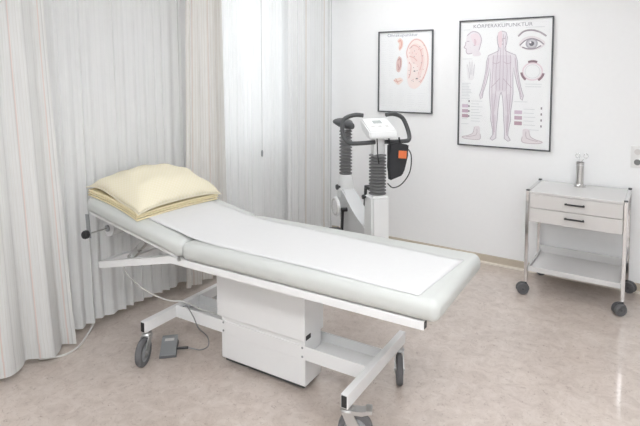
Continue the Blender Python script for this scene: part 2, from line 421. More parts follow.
# base channel: an open tray with upturned front and rear flanges
b = new_bm(); prism(b, [(-.090, BZ0), (.092, BZ0), (.092, .227), (.088, .227), (.088, BZ0+.012), (-.086, BZ0+.012), (-.086, .232), (-.090, .232)], UL+.0165, UR-.0165, 'yz')
obj('base_channel', b, 'white_metal', couch)
CF, CB = -.094, .062
b = new_bm(); box2(b, (-.278, CF+.008, .028), (.250, CB, BZ0), .004); lo_box = obj('lower_column_cover', b, 'white_metal', couch)
b = new_bm(); box2(b, (-.262, CF+.02, .010), (.236, CB-.012, .028), .003); obj('column_foot', b, 'dark_rubber', lo_box)
b = new_bm(); box2(b, (-.298, CF-.006, .258), (.256, CB+.012, .57), .004); up_box = obj('upper_column_cover', b, 'white_metal', couch)
b = new_bm(); box2(b, (-.278, CF+.008, BZ0+.012), (.248, CB, .258), .003); obj('column_neck', b, 'white_metal', couch)
b = new_bm(); box2(b, (.2555, CF+.004, .262), (.2585, CF+.046, .284), .001); obj('sticker', b, 'black_plastic', up_box)
for u, z in ((-.262, .222), (.236, .222), (-.262, .178), (.236, .178)):
    b = new_bm(); lathe(b, [(.005, -.0925), (.006, -.0895)], (u, 0, z), 10, 'y'); obj('screw', b, 'caster_grey', couch)
b = new_bm(); lathe(b, [(.006, .250), (.006, .256)], (0, CB-.02, .10), 10, 'x'); obj('screw', b, 'caster_grey', lo_box)
# lying surface frame
PZ = .612; RV = .282; PW = .630
for v in (-1, 1):
    b = new_bm(); box2(b, (-.44, v*RV-.016, .574), (.915, v*RV+.016, .610), .003)
    rail = obj('side_rail', b, 'white_metal', couch)
    b = new_bm(); box2(b, (.912, v*RV-.012, .578), (.9175, v*RV+.012, .606), .002); obj('end_cap', b, 'black_plastic', rail)
    b = new_bm(); rbar(b, (-.43, v*RV, .592), (-1.0, v*RV, .455), .032, .036); obj('head_bar', b, 'white_metal', couch)
b = new_bm(); rbar(b, (-.985, -RV+.014, .459), (-.985, RV-.014, .459), .034, .034); obj('cross_tube', b, 'white_metal', couch)
for u in (-.33, .31):
    b = new_bm(); box2(b, (u-.02, -RV+.016, .570), (u+.02, RV-.016, .600)); obj('frame_cross_member', b, 'white_metal', couch)
HINGE = (-.345, PZ); HA = radians(10.6); HL = .762; PT = .088; LL = 1.318
def cushion(L, M):
    b = new_bm(); box(b, (0, 0, 0), (L, PW, PT), .036, 6)
    b.transform(M); return b
leg_pad = obj('leg_cushion', cushion(LL, Matrix.Translation((HINGE[0]+.003+LL/2, 0, HINGE[1]+PT/2))), 'vinyl', couch, True)
head_pad = obj('head_cushion', cushion(HL, Matrix.Translation((HINGE[0]-.001, 0, HINGE[1])) @ Matrix.Rotation(HA, 4, 'Y') @ Matrix.Translation((-HL/2, 0, PT/2))), 'vinyl', couch, True)
def hp(s, v, z):
    """point in the head cushion frame: s along from the hinge, z above its underside"""
    return Vector((HINGE[0]-s*cos(HA)+z*sin(HA), v, HINGE[1]+s*sin(HA)+z*cos(HA)))
b = new_bm(); box(b, hp(HL/2+.01, 0, -.007), (HL-.06, PW-.05, .012), rot=Matrix.Rotation(HA, 3, 'Y')); obj('head_board', b, 'white_metal', couch)
for v in (-1, 1):
    b = new_bm(); lathe(b, [(.010, v*(PW/2)-.004), (.010, v*(PW/2)+.004)], (HINGE[0]-.001, 0, PZ+.004), 14, 'y'); obj('hinge', b, 'zinc', couch, True, 30)
# ratchet struts that hold the head section up
for v in (-.25, .25):
    b = new_bm(); A = Vector((-.645, v, .652)); B = Vector((-.775, v, .532))
    tube(b, [A, B], .011, 12); cyl(b, A+Vector((0, -.02, 0)), A+Vector((0, .02, 0)), .014, 12)
    d_ = (B-A).normalized(); rbar(b, A+d_*.02, A+d_*.085, .034, .03); rbar(b, A+d_*.10, B+d_*.012, .026, .034)
    cyl(b, B+Vector((0, -.02, 0)), B+Vector((0, .02, 0)), .015, 12)
    obj('ratchet_strut', b, 'zinc', couch, True, 35)
b = new_bm(); rbar(b, (-.775, -RV+.015, .516), (-.775, RV-.015, .516), .026, .026); obj('strut_cross_bar', b, 'white_metal', couch)
# paper roll holder under the head end
RC = Vector((-1.05, 0, .632))
for v in (-.319, .319):
    b = new_bm(); rbar(b, (RC.x-.012, v, .742), (RC.x+.002, v, RC.z-.024), .004, .030, (1, 0, 0)); obj('roll_bracket', b, 'caster_grey', couch)
b = new_bm(); cyl(b, (RC.x, -.345, RC.z), (RC.x, .33, RC.z), .0045, 12); rod = obj('roll_rod', b, 'zinc', couch, True, 30)
b = new_bm(); lathe(b, [(.010, -.323), (.021, -.325), (.024, -.330), (.024, -.348), (.019, -.355), (.006, -.356)], RC, 10, 'y'); obj('clamp_knob', b, 'black_plastic', rod, True, 25)
b = new_bm(); lathe(b, [(.006, -.205), (.020, -.202), (.020, -.197), (.006, -.196)], RC, 18, 'y'); obj('stop_disc', b, 'caster_grey', rod, True, 30)

# paper roll, a thing of its own on the rod
pr = thing('paper_roll', 'roll of white couch paper on the rod under the head end', 'paper roll', couch.matrix_world @ Vector((0, 0, 0)), BYAW)
pr.location = BO
b = new_bm(); lathe(b, [(.012, -.192), (.048, -.192), (.049, -.188), (.049, .245), (.048, .25), (.012, .25)], RC, 36, 'y', False); obj('roll', b, 'paper', pr, True, 30)
b = new_bm(); lathe(b, [(.012, .2505), (.012, -.1925), (.0065, -.1925), (.0065, .2505)], RC, 20, 'y', False); obj('core', b, 'drawer_front', pr, True, 30)

# paper sheet over the cushions
ps = thing('paper_sheet', 'long white paper sheet laid along the couch cushions', 'paper sheet', BO, BYAW)
def sheet_profile():
    zt = HINGE[1]+PT; pts = [(.905, zt+.0015), (.6, zt+.0015), (.3, zt+.0015), (.02, zt+.0015), (-.14, zt+.0018), (-.24, zt+.004), (-.335, zt+.0105)]
    for s in (.10, .22, .36, .50, .62):
        p = hp(s, 0, PT); pts.append((p.x, p.z+(.009 if s < .15 else .0025)))
    return catmull([(x, 0, z) for x, z in pts], 6)
b = new_bm(); P = sheet_profile(); rows = []; ny = 14
for i, p in enumerate(P):
    k = (p.x+.345)/1.25; cv = -.008-.052*max(k, -.1)+.003*sin(3.1*k); hw = .240-.012*max(k, 0)+.002*sin(9*k)
    row = []
    for j in range(ny+1):
        v = cv+(j/ny*2-1)*hw; e = abs(j/ny*2-1)
        row.append(b.verts.new((p.x+.09*v*max(k, 0)+.012*max(k, 0), v, p.z+.0012*max(0, sin(5*v+7*p.x))*e)))
    rows.append(row)
for r0, r1 in zip(rows, rows[1:]):
    for j in range(ny): b.faces.new((r0[j], r0[j+1], r1[j+1], r1[j]))
so = obj('sheet', b, 'paper', ps, True); md = so.modifiers.new('thickness', 'SOLIDIFY'); md.thickness = .0006; md.offset = 1

# pillows
def pillow(name, label, L, Wd, T, center, tilt, yaw, seed, m, group=None, flat=False):
    rng = random.Random(seed)
    t = thing(name, label, 'pillow', BO, BYAW, group)
    M = Matrix.Translation(center) @ Matrix.Rotation(yaw, 4, 'Z') @ Matrix.Rotation(tilt, 4, 'Y')
    b = new_bm(); uvl = b.loops.layers.uv.new('UVMap'); n = 30
    ph = [rng.uniform(0, 6) for _ in range(6)]
    def hgt(a, c):
        e = max(0, (1-abs(a)**2.2))*max(0, (1-abs(c)**2.2))
        return e**(.62 if not flat else .22)
    grids = []
    for s in (1, -1):
        g = []
        for i in range(n+1):
            row = []
            for j in range(n+1):
                a, c = -cos(pi*i/n)*.35+(2*i/n-1)*.65, -cos(pi*j/n)*.35+(2*j/n-1)*.65
                pin = 1-.07*(1-c*c)*a*a; pin2 = 1-.07*(1-a*a)*c*c
                x, y = a*L/2*pin, c*Wd/2*pin2
                h = hgt(a, c); edge = (1-h)
                wr = .010*sin(9*a+3*c+ph[0])*sin(5*c+ph[1])*h+.007*sin(14*c+4*a+ph[2])*edge*(0 if h < .02 else 1)
                z = T*h*(.84 if s > 0 else -.06)-.020*(a*a*c*c)**2+(wr if s > 0 else wr*.3)+.012*sin(3*a+ph[3])*c*(1-h)
                if flat: z = T*h*(.5 if s > 0 else -.5)+.004*sin(6*a+ph[0])*h*(s > 0)
                row.append((x, y, z))
            g.append(row)
        grids.append(g)
    for s, g in zip((1, -1), grids):
        V = [[b.verts.new(M @ Vector(p)) for p in row] for row in g]
        for i in range(n):
            for j in range(n):
                q = (V[i][j], V[i+1][j], V[i+1][j+1], V[i][j+1]); f = b.faces.new(q if s > 0 else q[::-1])
                idx = ((i, j), (i+1, j), (i+1, j+1), (i, j+1)); idx = idx if s > 0 else idx[::-1]
                for lp, (ii, jj) in zip(f.loops, idx): lp[uvl].uv = (ii/n*L, jj/n*Wd)
    bmesh.ops.remove_doubles(b, verts=b.verts[:], dist=.0006)
    obj('pillow_case', b, m, t, True)
    # seam round the edge
    b = new_bm(); ring = []
    g = grids[0]
    idx = [(i, 0) for i in range(n)]+[(n, j) for j in range(n)]+[(i, n) for i in range(n, 0, -1)]+[(0, j) for j in range(n, 0, -1)]
    tube(b, [M @ Vector(g[i][j]) for i, j in idx], .0035, 6, True); obj('seam', b, m, t, True)
    if flat:
        b = new_bm(); tube(b, [M @ (Vector(g[i][j])*.985+Vector((0, 0, -T*.36))) for i, j in idx], .006, 6, True); obj('folded_edge', b, m, t, True)
        b = new_bm(); tube(b, [M @ (Vector(g[i][j])*.99+Vector((0, 0, T*.33))) for i, j in idx], .006, 6, True); obj('folded_edge', b, m, t, True)
    return t
pillow('pillow', 'flattened yellow checked pillow underneath the plump one on the couch', .445, .585, .042, hp(.535, -.012, PT+.0235), HA, radians(-3), 3, 'deep_yellow_check', 'yellow pillows at the head end', True)
pillow('pillow', 'plump yellow checked pillow on top of the flattened one', .475, .60, .150, hp(.545, .0, PT+.0585), HA*.95, radians(-3), 7, 'yellow_check', 'yellow pillows at the head end')

# foot switch
fs = thing('foot_switch', 'small grey foot pedal switch on the floor under the couch', 'foot switch', (.300, -2.325, 0), radians(134))
b = new_bm(); box2(b, (-.085, -.045, .0), (.085, .045, .014), .003); obj('base', b, 'tire_grey', fs)
b = new_bm(); prism(b, [(-.083, .014), (.083, .014), (.083, .046), (.06, .048), (-.083, .022)], -.042, .042, 'xz'); obj('pedal', b, 'pedal_grey', fs)
b = new_bm(); box(b, (.035, 0, .0425), (.022, .05, .002), rot=Matrix.Rotation(radians(-10.3), 3, 'Y')); obj('marking', b, 'trolley_top', fs)
b = new_bm(); cyl(b, (-.02, -.041, .018), (-.02, -.105, .016), .007, 12); obj('cable_sleeve', b, 'black_plastic', fs, True, 30)
# cables (world coordinates)
def cable(name, label, pts, r, m):
    t = thing(name, label, 'cable', (pts[0][0], pts[0][1], 0)); off = Vector(t.location)
    b = new_bm(); tube(b, [p-off for p in catmull(pts, 10)], r, 8); obj('cord', b, m, t, True); return t
cable('pedal_cable', 'thin grey cord running from the foot pedal over the couch base', [(.387, -2.268, .016), (.42, -2.248, .008), (.452, -2.232, .006), (.455, -2.18, .006), (.44, -2.17, .05), (.47, -2.265, .15), (.44, -2.272, .205), (.385, -2.262, .242), (.33, -2.235, .225), (.27, -2.205, .186), (.285, -2.165, .183), (.34, -2.14, .183)], .0032, 'cable_grey')
cable('power_cable', 'white cord hanging from the couch head end down to the column', [(-.06, -2.35, .43), (-.023, -2.343, .363), (.107, -2.32, .293), (.235, -2.275, .252), (.31, -2.22, .24), (.39, -2.17, .195), (.48, -2.15, .188), (.60, -2.145, .187)], .0042, 'cable_white')
cable('floor_cable', 'pale cord lying on the floor by the curtain hem', [(-.31, -2.36, .12), (-.275, -2.41, .03), (-.22, -2.49, .006), (-.15, -2.58, .006), (-.13, -2.68, .006), (-.2, -2.78, .006)], .006, 'cable_white')

# ------------------------------------------------------------------ instrument trolley
TX, TY, TW, TD, TH = 1.784, -.4514, .5855, .4253, .7308
tr = thing('instrument_trolley', 'pale grey two-drawer trolley with chrome posts and open lower shelf', 'trolley', (TX, TY, 0))
posts = [(0, 0), (TW, 0), (0, TD), (TW, TD)]
for x, y in posts:
    b = new_bm(); box2(b, (x-.0115, y-.0115, .085), (x+.0115, y+.0115, TH-.002), .003)
    po = obj('post', b, 'chrome', tr)
    b = new_bm(); box2(b, (x-.012, y-.012, TH-.002), (x+.012, y+.012, TH+.006), .003); obj('post_cap', b, 'dark_rubber', po)
for x in (0, TW):
    b = new_bm(); box2(b, (x-.010, .0115, TH-.024), (x+.010, TD-.0115, TH), .003); obj('top_rail', b, 'chrome', tr)
b = new_bm(); box2(b, (.0105, -.006, TH-.020), (TW-.0105, TD+.004, TH-.004), .003); obj('top_panel', b, 'trolley_top', tr)
b = new_bm()
for lo, hi in (((.012, .004, .515), (.020, TD-.004, TH-.02)), ((TW-.020, .004, .515), (TW-.012, TD-.004, TH-.02)), ((.020, TD-.012, .515), (TW-.020, TD-.004, TH-.02)), ((.02, .02, .515), (TW-.02, TD-.012, .520))): box2(b, lo, hi)
obj('drawer_case', b, 'drawer_front', tr)
for z0, z1 in ((.5165, .6115), (.6145, .7085)):
    b = new_bm(); box2(b, (.0135, -.008, z0), (TW-.0135, .018, z1), .003); d = obj('drawer', b, 'drawer_front', tr)
    zc = (z0+z1)/2+.008; xm = TW*.505
    b = new_bm(); cyl(b, (xm-.06, -.028, zc), (xm+.06, -.028, zc), .0058, 12)
    for s in (-1, 1): cyl(b, (xm+s*.052, -.030, zc), (xm+s*.052, -.006, zc), .0055, 10)
    obj('handle', b, 'black_plastic', d, True, 35)
# shelf tray with upstand rims
b = new_bm(); box2(b, (.012, .010, .168), (TW-.012, TD-.010, .180), .002); sh = obj('shelf', b, 'trolley_shelf', tr)
for lo, hi in (((.012, .000, .165), (TW-.012, .010, .200)), ((.012, TD-.010, .165), (TW-.012, TD, .235)), ((.0125, .010, .180), (.020, TD-.010, .205)), ((TW-.020, .010, .180), (TW-.0125, TD-.010, .205))):
    b = new_bm(); box2(b, lo, hi, .002); obj('shelf_rim', b, 'trolley_shelf', sh)
for (x, y), ya in zip(posts, (200, 215, 20, -20)):
    caster(tr, (x, y), radians(ya), .039, .052, .078, 'tire_grey', 'tire_grey', 'dark_rubber', .020, False, True)

# forceps jar on the trolley
fj = thing('forceps_jar', 'slim polished steel instrument jar standing on the trolley top', 'jar', (2.062, -.115, TH-.004))
b = new_bm(); lathe(b, [(.0, .0005), (.040, .0005), (.041, .004), (.034, .009), (.027, .016), (.0255, .024), (.0255, .168), (.028, .170), (.028, .175), (.024, .176), (.0235, .02), (.0, .02)], n=32, caps=False); obj('cup', b, 'steel', fj, True, 40)
b = new_bm(); lathe(b, [(.0262, .150), (.0268, .153), (.0268, .157), (.0262, .160)], n=32, caps=False); obj('band', b, 'chrome', fj, True, 40)
fc = thing('forceps', 'ring-handled forceps standing in the steel jar', 'forceps', (2.062, -.115, TH+.018))
for s in (-1, 1):
    b = new_bm(); tube(b, catmull([(s*.004, 0, 0), (s*.003, 0, .08), (s*.006, 0, .15), (s*.016+.008, 0, .182)], 6), .0022, 8)
    cx, cz = s*.026+.010, .200
    tube(b, [(cx+.0135*cos(2*pi*k/18), 0, cz+.017*sin(2*pi*k/18)) for k in range(18)], .0024, 8, True)
    obj('handle', b, 'chrome', fc, True)

# ------------------------------------------------------------------ wall socket
so_ = thing('wall_socket', 'white double power socket on the wall beside the trolley', 'socket', (2.405, 0, .955))
b = new_bm(); box2(b, (-.041, -.010, -.076), (.041, 0, .076), .003); obj('cover_plate', b, 'socket_white', so_)
for z, k in ((.036, 0), (-.036, 1)):
    b = new_bm(); box2(b, (-.027, -.013, z-.027), (.027, -.009, z+.027), .002); ins = obj('insert', b, 'socket_white', so_)
    b = new_bm(); lathe(b, [(.0205, -.0132), (.0195, -.0138)], (0, 0, z), 24, 'y'); obj('recess', b, 'drawer_front' if k == 0 else 'socket_dark', ins)

# ------------------------------------------------------------------ framed charts
INK = {}
def ink(c):
    g_ = sum(c)/3; c = tuple((v*.75+g_*.25)+(.97-(v*.75+g_*.25))*.30 for v in c)
    n = 'ink_%d_%d_%d' % tuple(int(v*255) for v in c)
    if n not in MATS: mat(n, [((v+.055)/1.055)**2.4 if v > .04 else v/12.92 for v in c], .6, spec=.1)
    return n
class Chart:
    def __init__(s, name, label, cat, x, ztop, w, h):
        s.w, s.h = w, h; s.k = 0
        s.t = thing(name, label, cat, (x, 0, ztop-h), 0, 'framed acupuncture charts')
        fw = .010
        for lo, hi in (((0, 0), (w, fw)), ((0, h-fw), (w, h)), ((0, fw), (fw, h-fw)), ((w-fw, fw), (w, h-fw))):
            b = new_bm(); box2(b, (lo[0], -.022, lo[1]), (hi[0], -.001, hi[1]), .0015); obj('frame_bar', b, 'frame_dark', s.t)
        b = new_bm(); box2(b, (fw, -.010, fw), (w-fw, -.003, h-fw)); s.sheet = obj('printed_sheet', b, 'poster_paper', s.t)
        b = new_bm(); box2(b, (fw, -.0185, fw), (w-fw, -.0165, h-fw)); obj('glass', b, 'pane_glass', s.t)
    def P(s, x, y): return (x*s.w, s.h-y*s.h)
    def depth(s): s.k += 1; return -.0103-.00006*s.k
    def fill(s, name, pts, c, smooth=True):
        pts = catmull([(x, y, 0) for x, y in pts], 6, True) if smooth else [Vector((x, y, 0)) for x, y in pts]
        b = new_bm(); d = s.depth(); b.faces.new([b.verts.new((s.P(p.x, p.y)[0], d, s.P(p.x, p.y)[1])) for p in pts]).normal_update()
        bmesh.ops.triangulate(b, faces=b.faces[:]); return obj(name, b, ink(c), s.sheet)
    def lines(s, name, strokes, wd, c, smooth=True):
        b = new_bm(); d = s.depth()
        for st in strokes:
            pts = catmull([(x, y, 0) for x, y in st], 5) if smooth and len(st) > 2 else [Vector((x, y, 0)) for x, y in st]
            q = [Vector((s.P(p.x, p.y)[0], 0, s.P(p.x, p.y)[1])) for p in pts]; prev = None
            for i, p in enumerate(q):
                dd = q[min(i+1, len(q)-1)]-q[max(i-1, 0)]
                if dd.length < 1e-9: continue
                nn = Vector((-dd.z, 0, dd.x)).normalized()*wd/2
                cur = (b.verts.new((p.x+nn.x, d, p.z+nn.z)), b.verts.new((p.x-nn.x, d, p.z-nn.z)))
                if prev: b.faces.new((prev[0], prev[1], cur[1], cur[0]))
                prev = cur
        return obj(name, b, ink(c), s.sheet)
    def ell(s, name, cx, cy, rx, ry, c, n=22):
        return s.fill(name, [(cx+rx*cos(2*pi*k/n), cy+ry*sin(2*pi*k/n)) for k in range(n)], c, False)
    def text(s, txt, cx, cy, width, hgt, c):
        cu = bpy.data.curves.new('lettering', 'FONT'); cu.body = txt; cu.align_x = 'CENTER'; cu.align_y = 'CENTER'; cu.size = 1
        to = bpy.data.objects.new('lettering', cu); COL.objects.link(to); bpy.context.view_layer.update()
        dim = to.dimensions.copy(); me = bpy.data.meshes.new_from_object(to.evaluated_get(bpy.context.evaluated_depsgraph_get()))
        bpy.data.objects.remove(to); me.name = 'lettering'
        sx = width*s.w/dim.x; sz = hgt*s.h/dim.y; d = s.depth(); X, Z = s.P(cx, cy)
        ys = [v.co.y for v in me.vertices]; xs = [v.co.x for v in me.vertices]; my = (min(ys)+max(ys))/2; mx = (min(xs)+max(xs))/2
        for v in me.vertices: v.co = (X+(v.co.x-mx)*sx, d, Z+(v.co.y-my)*sz)
        me.materials.clear(); me.materials.append(MATS[ink(c)])
        o = bpy.data.objects.new('lettering', me); COL.objects.link(o); o.parent = s.sheet; return o

# ear chart
ear = Chart('framed_chart', 'smaller framed ear acupuncture chart with reddish ear drawings', 'framed chart', .403, 1.897, .51, .71)
ear.text('Ohrakupunktur', .45, .056, .56, .050, (.50, .51, .60))
ear.fill('printed_ear', [(.56, .17), (.66, .10), (.80, .12), (.90, .23), (.93, .38), (.88, .53), (.80, .64), (.70, .70), (.60, .69), (.55, .62), (.54, .50), (.55, .40), (.52, .28)], (.97, .87, .84))
ear.fill('printed_ear_fold', [(.60, .20), (.70, .16), (.81, .22), (.85, .36), (.81, .50), (.74, .60), (.66, .56), (.66, .44), (.60, .34)], (.95, .80, .77))
ear.fill('printed_ear_bowl', [(.58, .42), (.66, .40), (.74, .44), (.73, .54), (.66, .60), (.59, .56)], (.96, .86, .83))
ear.lines('printed_ear_outline', [[(.55, .33), (.53, .26), (.58, .17), (.68, .11), (.80, .14), (.89, .25), (.91, .39), (.86, .53), (.78, .63)], [(.58, .22), (.66, .18), (.77, .23), (.81, .36), (.77, .48)], [(.58, .31), (.66, .33), (.72, .37)], [(.57, .39), (.61, .42), (.60, .52), (.57, .57)]], .008, (.90, .62, .58))
rng = random.Random(5)
for c in ((.86, .42, .40), (.45, .40, .45)):
    b_ = [(rng.uniform(.57, .84), rng.uniform(.17, .63)) for _ in range(16)]
    o_ = ear.lines('printed_points', [[(x, y), (x+.012, y+.002)] for x, y in b_], .006, c); o_['kind'] = 'stuff'
for st in ([(.66, .49), (.69, .49)], [(.70, .58), (.735, .58)]): ear.lines('printed_point_mark', [st], .009, (.30, .28, .32))
ear.fill('printed_small_ear', [(.36, .12), (.41, .09), (.46, .13), (.45, .20), (.40, .24), (.38, .20), (.39, .16)], (.95, .75, .68))
ear.lines('printed_small_ear_line', [[(.38, .13), (.42, .12), (.43, .18), (.40, .22)]], .008, (.88, .48, .40))
ear.fill('printed_ear_back', [(.35, .36), (.39, .31), (.44, .34), (.44, .43), (.40, .50), (.35, .49), (.34, .42)], (.87, .68, .65))
ear.lines('printed_ear_back_line', [[(.37, .36), (.41, .34), (.42, .42), (.38, .48)], [(.37, .40), (.39, .46)]], .007, (.72, .42, .42))
ear.fill('printed_ear_detail', [(.29, .60), (.36, .58), (.42, .57), (.47, .60), (.44, .63), (.38, .66), (.32, .63)], (.96, .84, .79))
ear.lines('printed_ear_detail_line', [[(.30, .60), (.36, .62), (.44, .60)], [(.33, .58), (.38, .64)]], .007, (.88, .58, .50))
def textblock(ch, x0, x1, y0, y1, n, c, wd, seed):
    r = random.Random(seed); st = []
    for k in range(n):
        y = y0+(y1-y0)*k/max(1, n-1); st.append([(x0, y), (x0+(x1-x0)*r.uniform(.6, 1), y)])
    ch.lines('printed_text_lines', st, wd, c, False)
for x0, x1, y0, y1 in ((.06, .17, .12, .92), (.20, .29, .12, .55), (.20, .29, .72, .92), (.36, .48, .72, .92), (.55, .68, .76, .92), (.74, .88, .76, .92)):
    textblock(ear, x0, x1, y0, y1, int((y1-y0)*46), (.90, .91, .92), .0035, int(x0*100))

# body chart
bod = Chart('framed_chart', 'larger framed body acupuncture chart with a standing human figure', 'framed chart', 1.136, 1.955, .71, 1.01)
bod.text('K\u00d6RPERAKUPUNKTUR', .475, .047, .63, .033, (.46, .44, .50))
SK, SK2, LN = (.87, .84, .875), (.83, .79, .835), (.62, .56, .63)
CX = .478
half = [(0, .095), (.040, .105), (.055, .145), (.047, .195), (.030, .225), (.036, .245), (.085, .262), (.145, .280), (.165, .325), (.172, .40), (.190, .47), (.215, .545), (.236, .590), (.225, .625), (.205, .612), (.195, .565), (.165, .50), (.142, .43), (.128, .375), (.122, .43), (.124, .50), (.128, .57), (.118, .65), (.105, .72), (.108, .78), (.085, .86), (.082, .90), (.110, .935), (.085, .945), (.045, .925), (.045, .86), (.035, .78), (.030, .70), (.016, .60), (0, .565)]
poly = [(CX+x, y) for x, y in half]+[(CX-x, y) for x, y in half[-2:0:-1]]
bod.fill('printed_body', poly, SK, False)
bod.lines('printed_body_outline', [[(CX+s*x, y) for x, y in half] for s in (-1, 1)], .005, LN, False)
bod.fill('printed_torso_muscle', [(CX-.10, .29), (CX, .28), (CX+.10, .29), (CX+.09, .40), (CX+.06, .54), (CX, .56), (CX-.06, .54), (CX-.09, .40)], SK2)
for s in (-1, 1):
    bod.fill('printed_thigh_muscle', [(CX+s*.04, .60), (CX+s*.10, .58), (CX+s*.10, .68), (CX+s*.07, .72), (CX+s*.045, .68)], SK2)
    bod.fill('printed_calf_muscle', [(CX+s*.05, .75), (CX+s*.09, .76), (CX+s*.08, .84), (CX+s*.06, .86)], SK2)
    bod.fill('printed_arm_muscle', [(CX+s*.135, .30), (CX+s*.16, .33), (CX+s*.165, .41), (CX+s*.145, .40)], SK2)
    bod.lines('printed_meridians', [[(CX+s*.012, .12), (CX+s*.013, .25), (CX+s*.018, .40), (CX+s*.015, .55)], [(CX+s*.035, .13), (CX+s*.045, .27), (CX+s*.06, .40), (CX+s*.055, .55), (CX+s*.075, .70), (CX+s*.065, .88)],
              [(CX+s*.09, .28), (CX+s*.095, .40), (CX+s*.10, .55), (CX+s*.09, .72), (CX+s*.07, .90)], [(CX+s*.14, .30), (CX+s*.165, .43), (CX+s*.215, .60)], [(CX+s*.02, .33), (CX+s*.06, .345), (CX+s*.10, .335)], [(CX+s*.02, .46), (CX+s*.07, .50), (CX+s*.11, .53)]], .0036, (.66, .53, .62))
bod.lines('printed_face', [[(CX-.03, .15), (CX-.01, .152)], [(CX+.01, .152), (CX+.03, .15)], [(CX, .15), (CX, .175)], [(CX-.015, .195), (CX+.015, .195)]], .005, (.60, .45, .53), False)
bod.fill('printed_half_face', [(CX-.045, .11), (CX-.005, .10), (CX-.005, .21), (CX-.03, .215), (CX-.045, .17)], (.90, .78, .82))
# head in profile
bod.fill('printed_profile_head', [(.075, .17), (.09, .115), (.15, .085), (.22, .10), (.255, .15), (.245, .20), (.225, .235), (.25, .275), (.17, .285), (.15, .26), (.10, .265), (.085, .245), (.075, .225), (.055, .215), (.075, .19)], (.89, .855, .885))
bod.fill('printed_skull_tint', [(.13, .115), (.20, .105), (.24, .15), (.22, .20), (.17, .19), (.14, .15)], (.91, .82, .86))
bod.lines('printed_profile_lines', [[(.09, .12), (.15, .09), (.22, .105), (.25, .15), (.24, .20), (.225, .24)], [(.075, .17), (.07, .195), (.056, .214), (.08, .225), (.08, .245), (.10, .265), (.15, .26)], [(.17, .15), (.19, .17), (.18, .20), (.165, .195)], [(.085, .165), (.115, .165)]], .0055, (.66, .55, .64))
bod.fill('printed_profile_ear', [(.17, .155), (.19, .155), (.19, .195), (.175, .20)], (.86, .70, .76))
# hand
bod.fill('printed_hand', [(.095, .42), (.085, .35), (.10, .35), (.115, .39), (.115, .325), (.13, .32), (.135, .385), (.145, .32), (.16, .325), (.16, .39), (.175, .34), (.185, .345), (.18, .42), (.165, .47), (.115, .47)], (.90, .895, .905))
bod.lines('printed_hand_lines', [[(.10, .35), (.12, .42), (.125, .46)], [(.125, .33), (.135, .43)], [(.15, .33), (.15, .43)], [(.178, .35), (.165, .44)]], .004, (.72, .70, .74))
# eye
bod.fill('printed_eye_tint', [(.655, .20), (.70, .155), (.79, .14), (.88, .165), (.92, .20), (.87, .235), (.78, .245), (.70, .235)], (.88, .845, .86))
bod.fill('printed_eye_white', [(.675, .205), (.72, .175), (.79, .165), (.86, .185), (.89, .205), (.84, .225), (.78, .23), (.71, .225)], (.93, .93, .94))
bod.ell('printed_iris', .785, .197, .062, .040, (.56, .55, .60)); bod.ell('printed_iris_ring', .785, .197, .046, .030, (.70, .69, .73)); bod.ell('printed_pupil', .785, .197, .026, .018, (.22, .20, .25)); bod.ell('printed_eye_glint', .772, .188, .010, .007, (.96, .96, .97))
bod.lines('printed_eyelids', [[(.665, .208), (.72, .172), (.79, .160), (.86, .178), (.905, .205)], [(.69, .222), (.75, .236), (.82, .234), (.88, .214)]], .009, (.45, .40, .46))
bod.lines('printed_eyebrow', [[(.645, .140), (.70, .105), (.78, .096), (.86, .112), (.93, .145)]], .013, (.62, .57, .61))
bod.lines('printed_eyebrow_core', [[(.66, .130), (.71, .104), (.78, .098), (.85, .110)]], .007, (.46, .41, .46))
# ring chart
def arc(cx, cy, rx, ry, a0, a1, n=14): return [(cx+rx*cos(radians(a0+(a1-a0)*k/n)), cy+ry*sin(radians(a0+(a1-a0)*k/n))) for k in range(n+1)]
bod.lines('printed_ring', [arc(.80, .405, .098, .064, 0, 360, 36)], .011, (.90, .80, .84), False)
bod.lines('printed_ring_inner', [arc(.80, .405, .075, .050, 0, 360, 36)], .004, (.82, .80, .83), False)
bod.lines('printed_ring_arcs', [arc(.80, .405, .112, .076, a, a+48) for a in (-114, 10, 126)], .017, (.42, .26, .32), False)
# swatches, legends, text
for k, c in enumerate(((.80, .68, .78), (.72, .56, .66), (.66, .46, .54))):
    bod.fill('printed_swatch', [(.045, .668+.040*k), (.115, .668+.040*k), (.115, .694+.040*k), (.045, .694+.040*k)], c, False)
    bod.fill('printed_swatch', [(.625, .702+.042*k), (.705, .702+.042*k), (.705, .730+.042*k), (.625, .730+.042*k)], c, False)
bod.lines('printed_marks', [[(.125, .675+.04*k), (.125, .690+.04*k)] for k in range(-1, 3)]+[[(.90, .672+.045*k), (.90, .688+.045*k)] for k in range(4)], .010, (.40, .33, .38), False)
for x0, x1, y0, y1, n in ((.05, .14, .075, .075, 1), (.04, .17, .305, .305, 1), (.04, .16, .50, .60, 9), (.04, .17, .62, .62, 1), (.045, .12, .785, .785, 1), (.04, .17, .825, .825, 1), (.72, .92, .075, .075, 1), (.73, .90, .50, .52, 2), (.62, .76, .635, .635, 1), (.72, .88, .69, .81, 5), (.75, .92, .845, .845, 1), (.15, .28, .64, .80, 8)):
    textblock(bod, x0, x1, y0, y1, n, (.80, .82, .83), .0045, int(x0*90+y0*77))
